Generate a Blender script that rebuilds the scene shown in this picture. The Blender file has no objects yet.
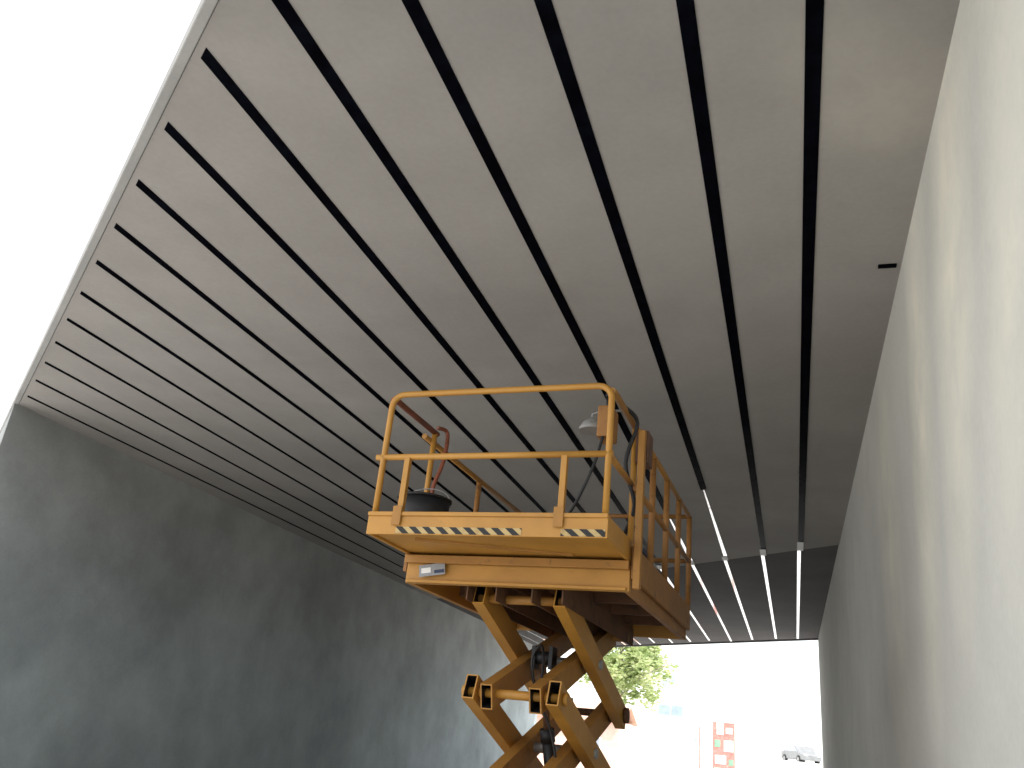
import bpy, bmesh, math, random
from mathutils import Vector, Matrix
random.seed(7)
C = bpy.context.scene.collection
R = math.radians
# ------------------------------------------------------------------ materials
def nodes(name):
    m = bpy.data.materials.new(name); m.use_nodes = True
    nt = m.node_tree; b = nt.nodes['Principled BSDF']
    return m, nt, b
def noise(nt, vec, scale, detail=6, rough=.6, dist=0):
    n = nt.nodes.new('ShaderNodeTexNoise'); n.inputs['Scale'].default_value = scale
    n.inputs['Detail'].default_value = detail; n.inputs['Roughness'].default_value = rough
    n.inputs['Distortion'].default_value = dist
    nt.links.new(vec, n.inputs['Vector']); return n.outputs['Fac']
def mapping(nt, sc=(1,1,1), rot=(0,0,0), loc=(0,0,0)):
    t = nt.nodes.new('ShaderNodeTexCoord'); mp = nt.nodes.new('ShaderNodeMapping')
    mp.inputs['Scale'].default_value = sc; mp.inputs['Rotation'].default_value = rot; mp.inputs['Location'].default_value = loc
    nt.links.new(t.outputs['Object'], mp.inputs['Vector']); return mp.outputs['Vector']
def ramp(nt, fac, stops):
    r = nt.nodes.new('ShaderNodeValToRGB'); e = r.color_ramp.elements
    while len(e) < len(stops): e.new(.5)
    for k, (p, c) in enumerate(stops):
        e[k].position = p; e[k].color = (*c, 1) if len(c) == 3 else c
    nt.links.new(fac, r.inputs['Fac']); return r.outputs['Color']
def mix(nt, a, b, fac, mode='MIX'):
    m = nt.nodes.new('ShaderNodeMix'); m.data_type = 'RGBA'; m.blend_type = mode
    if isinstance(fac, float): m.inputs['Factor'].default_value = fac
    else: nt.links.new(fac, m.inputs['Factor'])
    nt.links.new(a, m.inputs['A']); nt.links.new(b, m.inputs['B'])
    return m.outputs['Result']
def mul(nt, a, b):
    n = nt.nodes.new('ShaderNodeMath'); n.operation = 'MULTIPLY'
    for i, q in enumerate((a, b)):
        if isinstance(q, (int, float)): n.inputs[i].default_value = q
        else: nt.links.new(q, n.inputs[i])
    return n.outputs[0]
def rgb(nt, c):
    n = nt.nodes.new('ShaderNodeRGB'); n.outputs[0].default_value = (*c, 1); return n.outputs[0]
def bump(nt, b, h, strength, dist=.02):
    n = nt.nodes.new('ShaderNodeBump'); n.inputs['Strength'].default_value = strength
    n.inputs['Distance'].default_value = dist
    nt.links.new(h, n.inputs['Height']); nt.links.new(n.outputs['Normal'], b.inputs['Normal'])
def g(v, t=(1,1,1)): return (v*t[0], v*t[1], v*t[2])
def light_patch(nt, c, pos, rot, sc, col, amt):       # a soft pale patch round one spot, mostly for painted reflected light
    t = nt.nodes.new('ShaderNodeTexCoord'); s = nt.nodes.new('ShaderNodeVectorMath'); s.operation = 'SUBTRACT'
    s.inputs[1].default_value = pos; nt.links.new(t.outputs['Object'], s.inputs[0])
    r_ = nt.nodes.new('ShaderNodeMapping'); r_.inputs['Rotation'].default_value = rot; nt.links.new(s.outputs[0], r_.inputs['Vector'])
    q = nt.nodes.new('ShaderNodeMapping'); q.inputs['Scale'].default_value = sc; nt.links.new(r_.outputs[0], q.inputs['Vector'])
    gr = nt.nodes.new('ShaderNodeTexGradient'); gr.gradient_type = 'SPHERICAL'; nt.links.new(q.outputs[0], gr.inputs['Vector'])
    n = ramp(nt, noise(nt, t.outputs['Object'], 2.2, 4, .6), [(.3, g(.4)), (.65, g(1))])
    f = mul(nt, mul(nt, gr.outputs['Fac'], n), amt)
    return mix(nt, c, rgb(nt, col), f)
def concrete(name, lo, hi, tint, big=.35, rough=.85, bs=.06, mid=(.92,1.05), light_patches=(), ztint=None):
    m, nt, b = nodes(name)
    v = mapping(nt)
    c1 = ramp(nt, noise(nt, v, big, 5, .45, .4), [(.3, g(lo,tint)), (.7, g(hi,tint))])
    c2 = ramp(nt, noise(nt, v, 1.5, 6, .58), [(.3, g(mid[0])), (.7, g(mid[1]))])
    c = mix(nt, c1, c2, 1.0, 'MULTIPLY')
    c3 = ramp(nt, noise(nt, v, 24, 4, .6), [(.3, (.965,.965,.965)), (.7, (1.02,1.02,1.02))])
    c = mix(nt, c, c3, 1.0, 'MULTIPLY')
    for s_ in light_patches: c = light_patch(nt, c, *s_)
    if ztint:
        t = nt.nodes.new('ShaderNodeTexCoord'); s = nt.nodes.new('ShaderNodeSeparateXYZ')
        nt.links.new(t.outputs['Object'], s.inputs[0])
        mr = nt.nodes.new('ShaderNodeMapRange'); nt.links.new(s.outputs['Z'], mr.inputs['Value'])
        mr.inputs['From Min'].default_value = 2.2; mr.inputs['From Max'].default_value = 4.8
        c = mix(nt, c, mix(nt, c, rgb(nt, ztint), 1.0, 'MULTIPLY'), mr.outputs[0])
    nt.links.new(c, b.inputs['Base Color']); b.inputs['Roughness'].default_value = rough
    b.inputs['Specular IOR Level'].default_value = .25
    bump(nt, b, noise(nt, v, 9, 6, .6), bs, .02)
    return m
def paint(name, col, rough=.5, dirt=(.12,.06,.02), amt=.62, metallic=0, spec=.5, var=(.78,1.05), bs=.12):
    m, nt, b = nodes(name); v = mapping(nt)
    d = ramp(nt, noise(nt, v, 9, 8, .75, .4), [(amt-.06, (*col,)), (amt+.1, dirt)])
    c2 = ramp(nt, noise(nt, v, 2.5, 5, .6), [(.3, g(var[0],(1,.98,.94))), (.7, g(var[1]))])
    c = mix(nt, d, c2, 1.0, 'MULTIPLY')
    nt.links.new(c, b.inputs['Base Color']); b.inputs['Roughness'].default_value = rough
    b.inputs['Metallic'].default_value = metallic; b.inputs['Specular IOR Level'].default_value = spec
    if bs: bump(nt, b, noise(nt, v, 30, 5, .7), bs, .01)
    return m
M = {}
cream = (.88,.84,.70)
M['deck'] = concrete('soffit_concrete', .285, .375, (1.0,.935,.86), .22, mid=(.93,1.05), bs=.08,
    light_patches=[((.60,4.3,5.2),(0,0,R(35)),(1.9,.9,1),(.56,.52,.44),.55), ((-1.0,6.5,5.2),(0,0,R(10)),(.6,.35,1),(.42,.40,.36),.4), ((-5.2,8.6,5.2),(0,0,R(-40)),(.3,.4,1),(.48,.46,.42),.4)])  # first patch paints reflected light on the soffit; the others are plain pale patches
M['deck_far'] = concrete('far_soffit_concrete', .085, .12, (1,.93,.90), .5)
M['edge'] = concrete('edge_concrete', .30, .38, (1,.98,.93), .8)
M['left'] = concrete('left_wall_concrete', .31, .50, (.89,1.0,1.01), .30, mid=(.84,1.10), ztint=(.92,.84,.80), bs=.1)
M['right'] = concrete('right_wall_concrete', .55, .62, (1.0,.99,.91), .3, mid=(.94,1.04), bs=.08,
    light_patches=[((.87,4.5,4.1),(R(-22),0,0),(.3,1.6,.42),cream,.95), ((.86,5.9,3.9),(R(-16),0,0),(.3,1.7,.38),cream,.9), ((.88,3.4,3.6),(R(-28),0,0),(.3,1.5,.5),cream,.6), ((.84,8.2,3.6),(R(-10),0,0),(.3,1.0,.4),cream,.5)])  # cream streaks paint sun and water reflections into the wall colour
M['ground'] = concrete('ground_concrete', .56, .66, (1,.985,.95), .15)
M['bank'] = concrete('bank_earth', .76, .84, (1,.99,.96), .2)  # earth brightened to paint in the overexposed view outside
def stripmat():
    m, nt, b = nodes('black_steel_strip'); v = mapping(nt)
    c = ramp(nt, noise(nt, v, 5, 6, .7), [(.4, (.002,.002,.003)), (.8, (.005,.006,.010))])
    nt.links.new(c, b.inputs['Base Color'])
    rr = ramp(nt, noise(nt, v, 3, 5, .7), [(.35, (.12,.12,.12)), (.7, (.3,.3,.3))])
    nt.links.new(rr, b.inputs['Roughness']); b.inputs['Specular IOR Level'].default_value = .02
    b.inputs['IOR'].default_value = 1.1
    return m
M['strip'] = stripmat()
M['strip_far'] = paint('glint_metal_strip', (.95,.955,.97), .08, (.30,.29,.28), .56, .85, bs=0, var=(.65,1.0))  # pale metal: glints from the far opening put into the strip colour
M['yellow'] = paint('yellow_paint', (.50,.245,.040), .5, (.23,.12,.04), .67, var=(.80,1.04))
M['yellow2'] = paint('worn_shaded_yellow', (.40,.19,.036), .6, (.15,.08,.03), .62, var=(.78,1.04))  # worn yellow, darkened further to paint in shade on the lift
M['railb'] = paint('grimy_orange_paint', (.32,.145,.034), .6, (.12,.06,.028), .6, var=(.76,1.04))
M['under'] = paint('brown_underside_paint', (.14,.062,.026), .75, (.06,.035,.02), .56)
M['black'] = paint('black_rubber', (.010,.010,.012), .55, (.03,.028,.026), .66)
M['steel'] = paint('grey_steel', (.34,.34,.34), .4, (.16,.14,.12), .62, .5)
M['lamp'] = paint('grey_plastic', (.30,.30,.29), .5, (.2,.19,.18), .62)
M['decal'] = paint('faded_decal', (.30,.31,.33), .5, (.22,.19,.16), .6)
M['red'] = paint('hazed_red_paint', (.78,.30,.26), .6, (.78,.52,.46), .56)  # red washed out in colour to stand in for outdoor haze
M['green'] = paint('green_panel', (.34,.58,.42), .6, (.5,.62,.5), .62)
M['orange'] = paint('dull_red_rubber', (.24,.065,.028), .6, (.12,.045,.025), .58)
M['white'] = paint('white_paint', (.86,.86,.84), .5, (.7,.7,.68), .74)
M['facade'] = paint('blown_out_render', (.9,.9,.88), .8, (.86,.85,.82), .7, var=(.96,1.0))  # near white, blown-out daylight put into the facade colour
M['brick'] = paint('hazed_red_render', (.80,.58,.49), .85, (.72,.49,.40), .56, var=(.92,1.03))  # paled in colour for the haze and flare of the far opening
M['tile'] = paint('hazed_roof_tile', (.72,.48,.37), .8, (.62,.4,.29), .56, var=(.88,1.03))  # tile colour lightened in place of haze
M['glass'] = paint('blue_grey_glass', (.40,.45,.53), .2, (.45,.48,.54), .7)
M['blue'] = paint('blue_panel', (.30,.38,.58), .5, (.36,.43,.58), .7)
M['boxblue'] = paint('dark_blue_plastic', (.025,.04,.10), .5, (.05,.06,.1), .66)
M['brown'] = paint('brown_box', (.12,.055,.03), .6, (.07,.04,.03), .6)
M['bark'] = paint('bark', (.3,.25,.2), .9, (.2,.16,.12), .55)
M['carpaint'] = paint('grey_car_paint', (.24,.25,.26), .35, (.3,.3,.3), .7)
def leafmat():
    m, nt, b = nodes('leaves'); v = mapping(nt)
    c = ramp(nt, noise(nt, v, 1.5, 4, .7), [(.35, (.18,.26,.09)), (.5, (.46,.55,.24)), (.66, (.80,.83,.56))])
    nt.links.new(c, b.inputs['Base Color']); b.inputs['Roughness'].default_value = .6
    tr = nt.nodes.new('ShaderNodeBsdfTranslucent'); nt.links.new(c, tr.inputs['Color'])
    ms = nt.nodes.new('ShaderNodeMixShader'); ms.inputs[0].default_value = .5
    nt.links.new(b.outputs[0], ms.inputs[1]); nt.links.new(tr.outputs[0], ms.inputs[2])
    nt.links.new(ms.outputs[0], nt.nodes['Material Output'].inputs['Surface'])
    return m
M['leaf'] = leafmat()
def hazard():
    m, nt, b = nodes('hazard_tape')
    t = nt.nodes.new('ShaderNodeTexCoord'); s = nt.nodes.new('ShaderNodeSeparateXYZ')
    nt.links.new(t.outputs['Object'], s.inputs[0])
    def mt(op, a, bb):
        n = nt.nodes.new('ShaderNodeMath'); n.operation = op
        for i, q in enumerate((a, bb)):
            if q is None: continue
            if isinstance(q, (int, float)): n.inputs[i].default_value = q
            else: nt.links.new(q, n.inputs[i])
        return n.outputs[0]
    w = mt('FRACT', mt('MULTIPLY', mt('SUBTRACT', s.outputs['X'], mt('MULTIPLY', s.outputs['Z'], -1.2)), 9.5), None)
    k = mt('GREATER_THAN', w, .52)
    n = noise(nt, t.outputs['Object'], 14, 5, .6)
    c = ramp(nt, k, [(0, (.012,.011,.010)), (1, (.50,.36,.15))])
    d = ramp(nt, n, [(.5, (1,1,1)), (.75, (.65,.55,.42))])
    nt.links.new(mix(nt, c, d, 1.0, 'MULTIPLY'), b.inputs['Base Color'])
    b.inputs['Roughness'].default_value = .6
    return m
M['hazard'] = hazard()
# ------------------------------------------------------------------ mesh helpers
class MB:
    def __init__(s): s.bm = bmesh.new()
    def box(s, x0,x1,y0,y1,z0,z1, mi=0, mat=None):
        v = [s.bm.verts.new(p) for p in ((x0,y0,z0),(x1,y0,z0),(x1,y1,z0),(x0,y1,z0),(x0,y0,z1),(x1,y0,z1),(x1,y1,z1),(x0,y1,z1))]
        if mat is not None:
            for q in v: q.co = mat @ q.co
        for f in ((0,3,2,1),(4,5,6,7),(0,1,5,4),(1,2,6,5),(2,3,7,6),(3,0,4,7)):
            s.bm.faces.new([v[i] for i in f]).material_index = mi
        return s
    def prism(s, pts, z0, z1):
        a = [s.bm.verts.new((x,y,z0)) for x,y in pts]; b = [s.bm.verts.new((x,y,z1)) for x,y in pts]
        s.bm.faces.new(a[::-1]); s.bm.faces.new(b)
        n = len(pts)
        for i in range(n): s.bm.faces.new([a[i],a[(i+1)%n],b[(i+1)%n],b[i]])
        return s
    def profile_x(s, pts, x0, x1):
        a = [s.bm.verts.new((x0,y,z)) for y,z in pts]; b = [s.bm.verts.new((x1,y,z)) for y,z in pts]
        s.bm.faces.new(a[::-1]); s.bm.faces.new(b); n = len(pts)
        for i in range(n): s.bm.faces.new([a[i],a[(i+1)%n],b[(i+1)%n],b[i]])
        return s
    def tube(s, pts, r, seg=10, cap=True):
        pts = [Vector(p) for p in pts]; rings = []
        rr = r if isinstance(r, (list,tuple)) else [r]*len(pts)
        up = None
        for i, p in enumerate(pts):
            if i == 0: t = pts[1]-p
            elif i == len(pts)-1: t = p-pts[i-1]
            else: t = (pts[i+1]-p).normalized()+(p-pts[i-1]).normalized()
            t = t.normalized()
            if up is None:
                ref = Vector((0,0,1)) if abs(t.z) < .9 else Vector((1,0,0))
                up = (ref - t*ref.dot(t)).normalized()
            else:
                up = (up - t*up.dot(t)).normalized()
            sd = t.cross(up)
            rings.append([s.bm.verts.new(p + (up*math.cos(2*math.pi*k/seg)+sd*math.sin(2*math.pi*k/seg))*rr[i]) for k in range(seg)])
        for a, b in zip(rings, rings[1:]):
            for k in range(seg):
                f = s.bm.faces.new([a[k],a[(k+1)%seg],b[(k+1)%seg],b[k]]); f.smooth = True
        if cap:
            s.bm.faces.new(rings[0][::-1]); s.bm.faces.new(rings[-1])
        return s
    def hollow(s, p0, p1, w, h, t):
        p0 = Vector(p0); p1 = Vector(p1); d = (p1-p0).normalized()
        x = Vector((1,0,0)); n = d.cross(x).normalized()
        L = []
        for p in (p0, p1):
            for a in (0, t):
                L.append([s.bm.verts.new(p + x*sx*(w/2-a) + n*sy*(h/2-a)) for sx, sy in ((-1,-1),(1,-1),(1,1),(-1,1))])
        o0,i0,o1,i1 = L
        for k in range(4):
            j = (k+1)%4
            s.bm.faces.new([o0[k],o0[j],o1[j],o1[k]])
            s.bm.faces.new([i0[j],i0[k],i1[k],i1[j]]).material_index = 1
            s.bm.faces.new([o0[j],o0[k],i0[k],i0[j]])
            s.bm.faces.new([o1[k],o1[j],i1[j],i1[k]])
        return s
    def build(s, name, mats, parent=None, bevel=0, loc=None, fix=True):
        if fix: bmesh.ops.recalc_face_normals(s.bm, faces=s.bm.faces[:])
        me = bpy.data.meshes.new(name); s.bm.to_mesh(me); s.bm.free()
        for m in (mats if isinstance(mats, (list,tuple)) else [mats]): me.materials.append(m)
        o = bpy.data.objects.new(name, me); C.objects.link(o)
        if parent: o.parent = parent
        if loc: o.location = loc
        if bevel:
            b = o.modifiers.new('bevel','BEVEL'); b.width = bevel; b.segments = 2; b.limit_method = 'ANGLE'
        return o
def thing(name, label, cat, loc=(0,0,0), rz=0, group=None):
    o = bpy.data.objects.new(name, None); C.objects.link(o)
    o.location = loc; o.rotation_euler = (0,0,rz); o['label'] = label; o['category'] = cat
    if group: o['group'] = group
    return o
def tag(o, label, cat): o['label'] = label; o['category'] = cat; return o
def arc(cx, cz, r, a0, a1, y, n=6):
    return [(cx+r*math.cos(R(a0+(a1-a0)*k/n)), y, cz+r*math.sin(R(a0+(a1-a0)*k/n))) for k in range(n+1)]
def smooth(pts, n=6):
    out = []
    P = [Vector(p) for p in pts]; P = [P[0]]+P+[P[-1]]
    for i in range(1, len(P)-2):
        for k in range(n):
            t = k/n; a,b,c,d = P[i-1],P[i],P[i+1],P[i+2]
            out.append(.5*((2*b)+(-a+c)*t+(2*a-5*b+4*c-d)*t*t+(-a+3*b-3*c+d)*t**3))
    out.append(P[-2]); return out
# ------------------------------------------------------------------ ground
H = 3.6; ZC = 1.6; ZT = ZC+H
o = MB().box(-300,300,-300,300,-.5,0).build('ground', M['ground']); o['kind'] = 'structure'
# ------------------------------------------------------------------ bridge and walls
SK = -.78
def yf(x): return .43 + SK*x
def ys(x): return 16.1 + SK*x
def yfar(x): return 28.6 + SK*x
XL, XR = -12.5, 3.0
deck = thing('bridge_deck', 'wide flat grey concrete bridge soffit overhead with parallel black strips', 'bridge', (0,0,0))
def slab(a, b, z0, z1): return MB().prism([(XL,a(XL)),(XR,a(XR)),(XR,b(XR)),(XL,b(XL))], z0, z1)
sh = lambda f, d: (lambda x: f(x)+d)
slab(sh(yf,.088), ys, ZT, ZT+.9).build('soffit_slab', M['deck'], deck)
slab(sh(yf,.0), sh(yf,.085), ZT-.008, ZT+.16).build('edge_beam', M['edge'], deck, .008)
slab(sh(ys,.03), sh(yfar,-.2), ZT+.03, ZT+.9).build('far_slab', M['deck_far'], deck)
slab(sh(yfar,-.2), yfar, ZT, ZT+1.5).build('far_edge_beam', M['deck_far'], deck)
sx = [.056,-.121,-.322,-.517,-.716,-.906,-1.097,-1.285] + [-1.285-.1756*k for k in range(1,9)]
for k, s_ in enumerate(sx):
    x = s_*H; y0 = yf(x)+.15; y1 = ys(x)-.05
    if 2 <= k <= 3: y1 = 12.2 + 1.2*(k-2)
    w = .045 if k < 5 else max(.026, .045-.0026*(k-4))
    m = MB()
    m.prism([(x-w,y0-SK*w),(x+w,y0+SK*w),(x+w,y1+SK*w),(x-w,y1-SK*w)], ZT-.006, ZT+.02)
    m.build('soffit_strip', M['strip'], deck)
    if 2 <= k <= 3:
        ya = y1+.01; yb = ys(x)-.15
        m = MB(); m.prism([(x-.008,ya),(x+.012,ya),(x+w*.8,yb),(x-w*.8,yb)], ZT-.007, ZT+.02); m.build('glint_strip', M['strip_far'], deck)
    j = random.uniform(-.02,.02); w = .032
    y2 = ys(x)+.02; y3 = yfar(x)-.3-random.uniform(0,.5)
    m = MB(); m.prism([(x-w-.02+j,y2),(x+w-.02+j,y2),(x+w-.02,y3),(x-w-.02,y3)], ZT+.018, ZT+.07)
    f = m.build('glint_strip', M['strip_far'], deck)
    MB().box(x-.055+j,x+.05+j,ys(x)-random.uniform(.3,.8),ys(x)-.02,ZT-.02,ZT-.0075 if 2<=k<=3 else ZT-.0065).build('strip_plate', M['white'], deck)
m = MB(); m.box(.71,.84,6.12,6.165,ZT-.015,ZT+.02); m.build('drain_slot', M['strip'], deck, .004)
def xr(y): return H*(.2465-.0052*(y/H-1))
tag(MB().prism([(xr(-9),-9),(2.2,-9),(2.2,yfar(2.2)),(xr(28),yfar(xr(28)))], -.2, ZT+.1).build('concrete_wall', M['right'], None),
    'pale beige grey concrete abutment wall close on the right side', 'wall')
XW = -10.14
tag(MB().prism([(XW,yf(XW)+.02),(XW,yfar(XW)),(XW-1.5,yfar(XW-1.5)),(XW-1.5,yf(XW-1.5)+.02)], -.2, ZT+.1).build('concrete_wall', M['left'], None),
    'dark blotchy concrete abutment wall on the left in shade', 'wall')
# ------------------------------------------------------------------ scissor lift
lf_rot = R(-2.53)
eh = Vector((math.sin(R(2.53)), math.cos(R(2.53)), 0)); ph = Vector((math.cos(R(2.53)), -math.sin(R(2.53)), 0))
LO = ph*(-2.27) + eh*7.4
lift = thing('scissor_lift', 'raised yellow scissor lift with railed platform and extended front deck', 'scissor lift', LO, lf_rot)
def LW(x,y,z):
    return LO + ph*x + eh*y + Vector((0,0,z))
Y, Y2, U_, K, RB = M['yellow'], M['yellow2'], M['under'], M['black'], M['railb']
MB().box(-.75,.75,-1.25,1.25,.34,.52).box(-.9,.9,-.5,.5,.3,.7).build('chassis', Y, lift, .02)
for sx_ in (-1,1):
    for sy in (-1,1):
        w = MB().tube([(sx_*.72,sy*.95,.36),(sx_*.74,sy*.95,.36),(sx_*.95,sy*.95,.36),(sx_*.97,sy*.95,.36)], [.33,.36,.36,.33], 28).build('wheel', K, lift)
        MB().tube([(sx_*.965,sy*.95,.36),(sx_*.99,sy*.95,.36)], [.2,.16], 20).build('rim', M['white'], w)
YA, YB = -1.0, 1.04
lv = [2.6, 1.9, 1.2, .55]
def arm(x, y0,z0,y1,z1, mat):
    a = Vector((x,y0,z0)); b = Vector((x,y1,z1)); d = (b-a).normalized()*.1
    return MB().hollow(a-d, b+d, .095, .185, .010).build('scissor_arm', [mat, K], lift)
for i in range(3):
    t, b_ = lv[i], lv[i+1]
    for x in (-.335, .328): arm(x, YA,t,YB,b_, Y)
    for x in (-.195, .19): arm(x, YB,t,YA,b_, Y2)
    MB().tube([(-.40,.02,(t+b_)/2),(.395,.02,(t+b_)/2)], .04, 14).build('pivot_pin', M['steel'], lift)
for i in range(1,4):
    for y in (YA, YB):
        m = MB().tube([(-.42,y,lv[i]),(.41,y,lv[i])], .034, 14)
        for x in (-.405,-.265,.257,.398): m.tube([(x-.018,y,lv[i]),(x+.018,y,lv[i])], .07 if y>0 else .045, 16)
        m.build('cross_tube', Y if y < 0 else M['under'], lift)
for y in (YA, YB): MB().tube([(-.395,y,2.6),(.39,y,2.6)], .035, 14).build('pivot_pin', Y2, lift)
cy = MB().tube([(.10,-.05,1.02),(.03,-.22,1.66)], .05, 18).tube([(.035,-.20,1.60),(.025,-.23,1.70)], .06, 18).build('hydraulic_cylinder', K, lift)
MB().tube([(.03,-.22,1.66),(-.02,-.34,2.22)], .028, 14).build('piston_rod', M['under'], cy)
MB().tube([(-.10,-.34,2.24),(.08,-.34,2.24)], .055, 16).box(-.10,-.07,-.41,-.27,2.15,2.33).box(.05,.08,-.41,-.27,2.15,2.33).build('cylinder_bracket', K, lift)
hp = [(.16,-.9,1.95),(.12,-.75,2.2),(.02,-.55,2.32),(-.06,-.5,2.2),(.0,-.5,1.95),(.12,-.45,1.7),(.18,-.4,1.4),(.15,-.3,1.0)]
MB().tube(smooth(hp), .011, 8).build('hydraulic_hose', K, lift)
# main deck frame
m = MB()
m.box(-.9,.9,-1.3,-1.25,2.65,2.84).box(-.9,.9,1.25,1.3,2.65,2.84)
m.box(-.9,-.85,-1.25,1.25,2.65,2.84)
m.box(-.88,.88,-1.335,-1.3,2.65,2.675).build('deck_frame', Y, lift, .006)
MB().box(.85,.9,-1.25,1.25,2.65,2.84).build('side_beam', RB, lift, .004)
m = MB()
for x in (-.36,-.12,.12,.36): m.box(x-.02,x+.02,-1.25,1.25,2.70,2.83)
for y in (-.9,-.3,.3,.9): m.box(-.85,.85,y-.025,y+.025,2.72,2.828)
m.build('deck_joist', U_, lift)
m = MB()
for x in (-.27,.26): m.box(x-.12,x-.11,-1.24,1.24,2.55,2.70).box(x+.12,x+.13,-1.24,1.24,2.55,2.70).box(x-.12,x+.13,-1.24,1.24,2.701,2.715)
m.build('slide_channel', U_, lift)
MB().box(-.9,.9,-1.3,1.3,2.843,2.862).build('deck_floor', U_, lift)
m = MB()
m.box(-.935,-.905,-1.3,1.3,2.74,2.98).box(.905,.935,-1.3,1.3,2.74,2.98).box(-.9,.9,1.305,1.335,2.80,2.98).build('toe_board', RB, lift, .004)
# extension deck
ext = MB().box(-.9,.9,-2.02,-2.0,2.865,3.02).box(-.9,-.87,-2.0,-.9,2.866,3.02).box(.87,.9,-2.0,-.9,2.866,3.02)
ext.box(-.87,.87,-2.0,-.9,2.885,2.90).box(-.87,.87,-2.0,-.9,2.955,2.98).box(-.9,.9,-2.035,-2.02,3.0,3.03)
ext = ext.build('extension_deck', Y, lift, .004)
m = MB()
a = math.atan2(.42, 1.1)
mt_ = Matrix.Translation((-.05,-1.62,0)) @ Matrix.Rotation(a,4,'Z')
m.box(-.58,.58,-.02,.02,2.868,2.884,0,mt_)
m.build('deck_rib', Y2, ext)
MB().box(-.9,.9,-1.36,-1.31,2.80,2.862).build('rear_lip', Y2, ext, .004)
MB().box(-.66,.30,-2.0235,-2.0205,2.873,2.922).build('hazard_stripe', M['hazard'], ext)
MB().box(.58,.885,-2.0235,-2.0205,2.873,2.922).build('hazard_stripe', M['hazard'], ext)
st = MB().box(-.11,.11,-.003,0,-.045,.045).build('sticker', M['decal'], lift); st.location = (-.66,-1.338,2.75); st.rotation_euler = (0,R(-8),0)
MB().box(-.09,-.01,-.006,-.0035,-.02,.02).build('sticker_print', M['white'], st)
MB().box(.02,.1,-.006,-.0035,-.03,-.005).build('sticker_print', M['boxblue'], st)
# rails
r = .024
def hoop(x0, x1, z0, z1, y, rc=.1):
    return [(x0,y,z0)] + arc(x0+rc, z1-rc, rc, 180, 90, y) + arc(x1-rc, z1-rc, rc, 90, 0, y) + [(x1,y,z0)]
fr = MB().tube(hoop(-.87,.87,3.0,3.97,-1.985), r).build('front_guardrail', Y, lift)
MB().tube([(-.93,-1.985,3.46),(.90,-1.985,3.46)], r).build('mid_rail', Y, fr)
for x in (-.66,.56):
    p_ = MB().box(x-.022,x+.022,-2.01,-1.965,2.94,3.45).build('rail_post', Y, lift, .004)
    MB().box(x-.035,x+.035,-2.045,-2.036,2.93,3.07).build('foot_plate', Y2, p_, .002)
for s in (-1,1):
    mt = M['orange'] if s < 0 else Y2
    sr = MB().tube([(s*.87,-1.985,3.93),(s*.87,-1.9,3.945),(s*.87,-1.15,3.945)], r).build('extension_guardrail', mt, lift)
    if s > 0: MB().tube([(s*.87,-1.985,3.46),(s*.87,-1.15,3.46)], r).build('mid_rail', mt, sr)
    MB().tube([(s*.87,-1.2,2.98),(s*.87,-1.2,3.945)], r).build('rail_post', Y, lift)
    mr = MB().tube([(s*.915,-1.3,3.88),(s*.915,1.28,3.88)], r).build('side_guardrail', Y2, lift)
    if s > 0:
        MB().tube([(s*.915,-1.3,3.42),(s*.915,1.28,3.42)], r).build('mid_rail', RB, mr)
    for y in ((-.66,-.02,.62,1.28) if s > 0 else (-.02,1.28)):
        MB().tube([(s*.915,y,2.98),(s*.915,y,3.88)], r*1.1).build('rail_post', RB, lift)
    MB().box(s*.96-.026,s*.96+.026,-1.37,-1.31,2.66 if s>0 else 3.05,3.86 if s>0 else 3.3).build('corner_post', Y2, lift, .006)
rr_ = MB().tube([(-.915,1.28,3.88),(.915,1.28,3.88)], r).build('rear_guardrail', RB, lift)
MB().tube([(-.915,1.28,3.42),(.915,1.28,3.42)], r).build('mid_rail', RB, rr_)
cb = MB().box(.72,.83,-1.8,-1.6,3.66,3.90).build('control_box', RB, lift, .012)
MB().tube([(.77,-1.7,3.90),(.77,-1.7,4.0)], .014, 10).tube([(.77,-1.7,4.0),(.77,-1.7,4.03)], .022, 10).build('joystick', K, cb)
MB().box(.90,1.0,-1.30,-1.12,3.62,3.88).build('junction_box', M['brown'], lift, .01)
lc = [(.77,-1.78,3.68),(.72,-1.80,3.45),(.60,-1.75,3.2),(.5,-1.7,3.05),(.56,-1.7,3.0)]
MB().tube(smooth(lc), .012, 8).build('control_cable', K, lift)
def carried(name, label, cat, x,y,z): return thing(name, label, cat, LW(x,y,z), lf_rot)
t = carried('bucket', 'black round rubber bucket on the front left of the yellow lift platform', 'bucket', -.70,-1.55,2.981)
b = MB().tube([(0,0,0),(0,0,.27)], [.17,.205], 28, False).tube([(0,0,.001),(0,0,.012)], .168, 28).build('tub', K, t)
so = b.modifiers.new('s','SOLIDIFY'); so.thickness = .008
ring = [(.208*math.cos(2*math.pi*k/28),.208*math.sin(2*math.pi*k/28),.27) for k in range(29)]
MB().tube(ring, .011, 8).build('rim', K, t)
hd = [(.2*math.cos(math.pi*k/12), .03, .27+.1*math.sin(math.pi*k/12)) for k in range(13)]
MB().tube(hd, .005, 6).build('handle', M['steel'], t)
t = carried('work_lamp', 'small grey bell shaped work lamp hanging inside the front right guardrail', 'lamp', .60,-1.5,3.85)
MB().tube([(0,0,-.04),(0,0,-.015),(0,0,.025),(0,0,.05),(0,0,.065)], [.10,.096,.072,.038,.018], 24).build('shade', M['lamp'], t)
MB().tube([(0,0,.06),(0,0,.10),(.1,0,.125),(.27,0,.115)], .01, 8).build('bracket', M['steel'], t)
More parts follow.
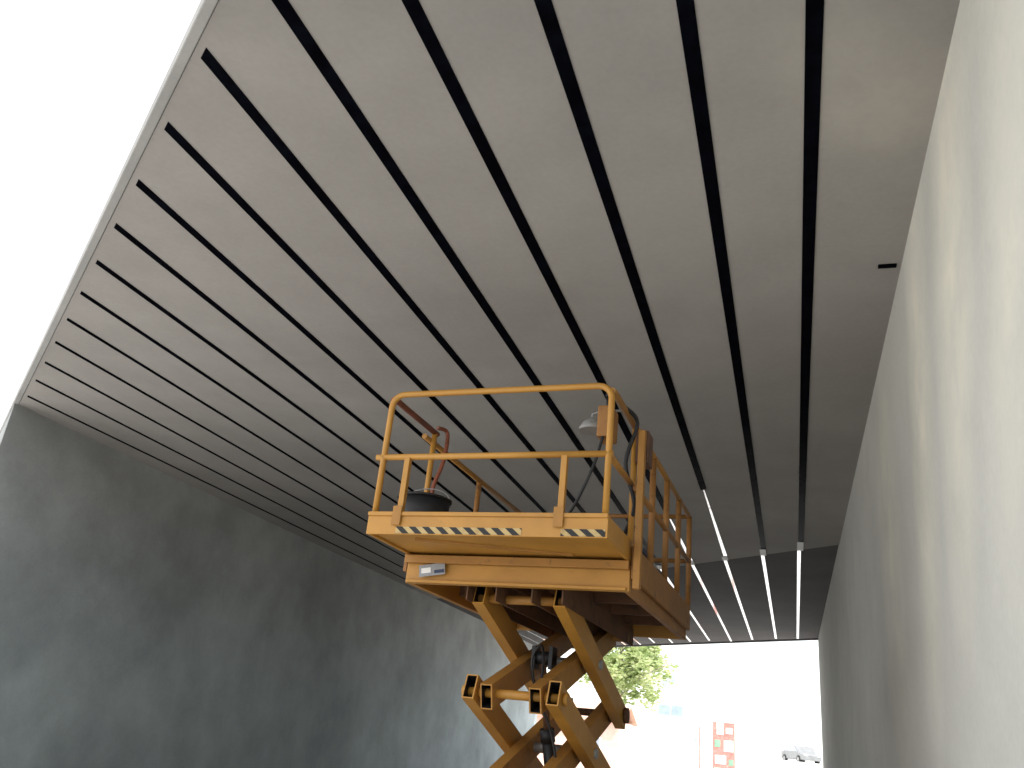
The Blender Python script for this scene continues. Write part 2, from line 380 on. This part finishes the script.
tag(MB().tube(smooth([LW(.87,-1.6,3.96),LW(.93,-1.4,3.9),LW(.84,-1.35,3.6),LW(.9,-1.25,3.3),LW(.8,-1.1,3.1),LW(.75,-.9,2.88)]), .016, 8).build('power_cable', K),
    'thick black cable drooping over the right rail beside the junction box', 'cable')
tag(MB().tube(smooth([LW(-.84,-1.22,3.98),LW(-.8,-1.1,3.97),LW(-.78,-1.15,3.7),LW(-.82,-1.2,3.4),LW(-.75,-1.1,3.1),LW(-.6,-1.0,2.99)]), .018, 8).build('air_hose', M['orange']),
    'dull red hose hanging over the left rail behind the bucket', 'hose')
t = carried('tool_box', 'black tool box on the platform floor behind the right side rail', 'tool box', .66,-.45,2.865)
MB().box(-.16,.16,-.28,.28,0,.24).build('case', K, t, .015)
MB().box(-.165,.165,-.285,.285,.245,.29).build('lid', M['boxblue'], t, .01)
MB().tube([(0,-.12,.29),(0,-.12,.34),(0,.12,.34),(0,.12,.29)], .012, 8).build('handle', K, t)
# ------------------------------------------------------------------ outside beyond the far opening
bank = MB().prism([(-40,62),(60,62),(60,120),(-40,120)], -.2, 2.0).build('hill', M['bank']); bank['kind'] = 'structure'
bt = thing('apartment_building', 'pale white building with blue grey windows beyond the far tunnel opening', 'building', (-9.8,76,2.0))
MB().box(-3,3.2,0,9,0,7.2).build('wall', M['facade'], bt)
MB().box(-3.2,3.4,-.2,9.2,7.2,7.45).build('roof', M['facade'], bt)
for (x,z,w,h) in ((-.6,4.6,1.3,1.2),(-.9,2.6,2.0,.8),(1.5,.6,1.1,1.3)):
    wf = MB().box(x-.06,x+w+.06,-.06,-.002,z-.06,z+h+.06).build('window', M['facade'], bt)
    mm = MB()
    mm.box(x,x+w/2-.04,-.08,-.063,z,z+h).box(x+w/2+.04,x+w,-.08,-.063,z,z+h).build('pane', M['blue'] if z==2.6 else M['glass'], wf)
bh = thing('brick_house', 'low reddish outbuilding with tiled roof below the tree', 'house', (-11.3,46,0))
MB().box(-2.2,2.9,0,4,0,2.9).build('wall', M['brick'], bh)
MB().profile_x([(-.35,2.85),(2,3.7),(4.35,2.85),(4.35,2.95),(2,3.82),(-.35,2.97)], -2.4, 3.1).build('roof', M['tile'], bh)
wf = MB().box(.9,2.0,-.05,-.002,1.1,2.1).build('window', M['white'], bh)
MB().box(.98,1.92,-.07,-.052,1.18,2.02).build('pane', M['glass'], wf)
def tree(x,y,h,cr,n,label):
    t = thing('leafy_tree', label, 'tree', (x,y,0))
    m = MB().tube([(0,0,-.1),(.05,0,h*.25),(-.08,.1,h*.5),(.05,0,h*.8)], [.26,.2,.14,.05], 10)
    for k in range(8):
        a = k*2.4; l = cr*random.uniform(.5,.85); z = h*random.uniform(.35,.6)
        m.tube([(0,0,z),(math.cos(a)*l*.5,math.sin(a)*l*.5,z+l*.5),(math.cos(a)*l,math.sin(a)*l,z+l*.75)], [.09,.05,.02], 6)
    m.build('trunk', M['bark'], t)
    bm = bmesh.new()
    cl = []
    for k in range(80):
        d = Vector((random.gauss(0,1),random.gauss(0,1),random.gauss(0,.8))).normalized()*random.uniform(.3,1.05)
        cl.append((Vector((d.x*cr*1.1, d.y*cr, h*.64+d.z*cr*1.0)), random.uniform(.3,.85)))
    for c, rad in cl:
        for k in range(n):
            p = c + Vector((random.gauss(0,1),random.gauss(0,1),random.gauss(0,.7)))*rad*.55
            q = Matrix.Rotation(random.uniform(0,6.3),3,'Z') @ Matrix.Rotation(random.uniform(0,3.1),3,'X')
            s = random.uniform(.1,.2)
            bm.faces.new([bm.verts.new(p+q@Vector(v)*s) for v in ((-1,0,0),(0,-.55,.1),(1.1,0,0),(0,.55,.1))])
    me = bpy.data.meshes.new('crown'); bm.to_mesh(me); bm.free(); me.materials.append(M['leaf'])
    o = bpy.data.objects.new('crown', me); C.objects.link(o); o.parent = t
tree(-9.9,54,10.8,3.4,130,'leafy pale green tree rising behind the low reddish outbuilding')
t = thing('site_sign', 'red board with white and green panels on posts in the far opening', 'sign', (-2.85,40,0))
MB().box(-.46,.46,0,.04,1.3,3.1).build('board', M['red'], t, .02)
for (x0,x1,z0,z1,mt) in ((-.30,.0,2.6,3.15,'white'),(.08,.36,2.65,2.9,'white'),(-.38,-.14,2.1,2.4,'green'),(.0,.40,1.95,2.4,'white'),(-.36,.1,1.45,1.8,'white'),(.2,.4,1.42,1.66,'green')):
    MB().box(x0,x1,-.012,-.003,z0,z1).build('panel', M[mt], t)
for x in (-.42,.42): MB().tube([(x,.06,0),(x,.06,3.0)], .03, 8).build('post', M['steel'], t)
t = thing('marker_pole', 'thin red pole standing left of the red sign board', 'pole', (-3.85,40,0))
MB().tube([(0,0,0),(0,0,3.5)], .028, 10).build('pole', M['red'], t)
MB().tube([(0,0,0),(0,0,.06)], .2, 16).build('base', M['steel'], t)
t = thing('parked_car', 'grey parked car on the bright ground near the right side of the far opening', 'car', (.5,84,2.0), R(25))
MB().profile_x([(-2.1,.3),(-2.15,.7),(-1.2,.9),(-.6,1.4),(.9,1.42),(1.6,.95),(2.1,.9),(2.15,.3)], -.85,.85).build('body', M['carpaint'], t, .05)
MB().profile_x([(-1.1,.93),(-.58,1.34),(.86,1.36),(1.45,.97)], -.862,.862).build('side_window', M['glass'], t)
for a in (-1,1):
    for b_ in (-1,1):
        w = MB().tube([(a*.7,b_*1.35,.32),(a*.9,b_*1.35,.32)], .32, 20).build('wheel', K, t)
        MB().tube([(a*.9,b_*1.35,.32),(a*.91,b_*1.35,.32)], .18, 16).build('rim', M['steel'], w)
for a in (-.6,.6): MB().box(a-.15,a+.15,-2.2,-2.13,.62,.76).build('headlight', M['white'], t, .02)
# ------------------------------------------------------------------ camera
th = R(22.52); az = R(19.27)
Fh = Vector((-math.sin(az), math.cos(az), 0)); R0 = Vector((math.cos(az), math.sin(az), 0)); Z = Vector((0,0,1))
F = Fh*math.cos(th)+Z*math.sin(th); U0 = Z*math.cos(th)-Fh*math.sin(th)
cr, sr_ = math.cos(R(6)), math.sin(R(6))
Rt = R0*cr + U0*sr_; Up = U0*cr - R0*sr_
cam = bpy.data.cameras.new('camera'); co = bpy.data.objects.new('camera', cam); C.objects.link(co)
co.matrix_world = Matrix(((Rt.x,Up.x,-F.x,0),(Rt.y,Up.y,-F.y,0),(Rt.z,Up.z,-F.z,ZC),(0,0,0,1)))
cam.sensor_width = 36; cam.lens = 850/1024*36; cam.clip_end = 1000; cam.clip_start = .05
bpy.context.scene.camera = co
# ------------------------------------------------------------------ light
el = R(52); sa = (.86, -.50)
sd = Vector((sa[0]*math.cos(el), sa[1]*math.cos(el), math.sin(el))).normalized()
L = bpy.data.lights.new('sun','SUN'); L.energy = 5; L.angle = R(.5); L.color = (1,.96,.9)
lo = bpy.data.objects.new('sun', L); C.objects.link(lo)
lo.rotation_euler = sd.to_track_quat('Z','Y').to_euler()
w = bpy.data.worlds.new('World'); bpy.context.scene.world = w; w.use_nodes = True
nt = w.node_tree; bg = nt.nodes['Background']
sky = nt.nodes.new('ShaderNodeTexSky'); sky.sky_type = 'NISHITA'; sky.sun_disc = False
sky.sun_elevation = el; sky.sun_rotation = math.atan2(sa[0], sa[1])
nt.links.new(sky.outputs[0], bg.inputs[0]); bg.inputs[1].default_value = .12
hz = nt.nodes.new('ShaderNodeBackground'); hz.inputs[0].default_value = (1,.98,.95,1); hz.inputs[1].default_value = 1.75
ad = nt.nodes.new('ShaderNodeAddShader')
nt.links.new(bg.outputs[0], ad.inputs[0]); nt.links.new(hz.outputs[0], ad.inputs[1])
nt.links.new(ad.outputs[0], nt.nodes['World Output'].inputs['Surface'])
vs = bpy.context.scene.view_settings
vs.view_transform = 'Standard'; vs.look = 'None'; vs.exposure = 0
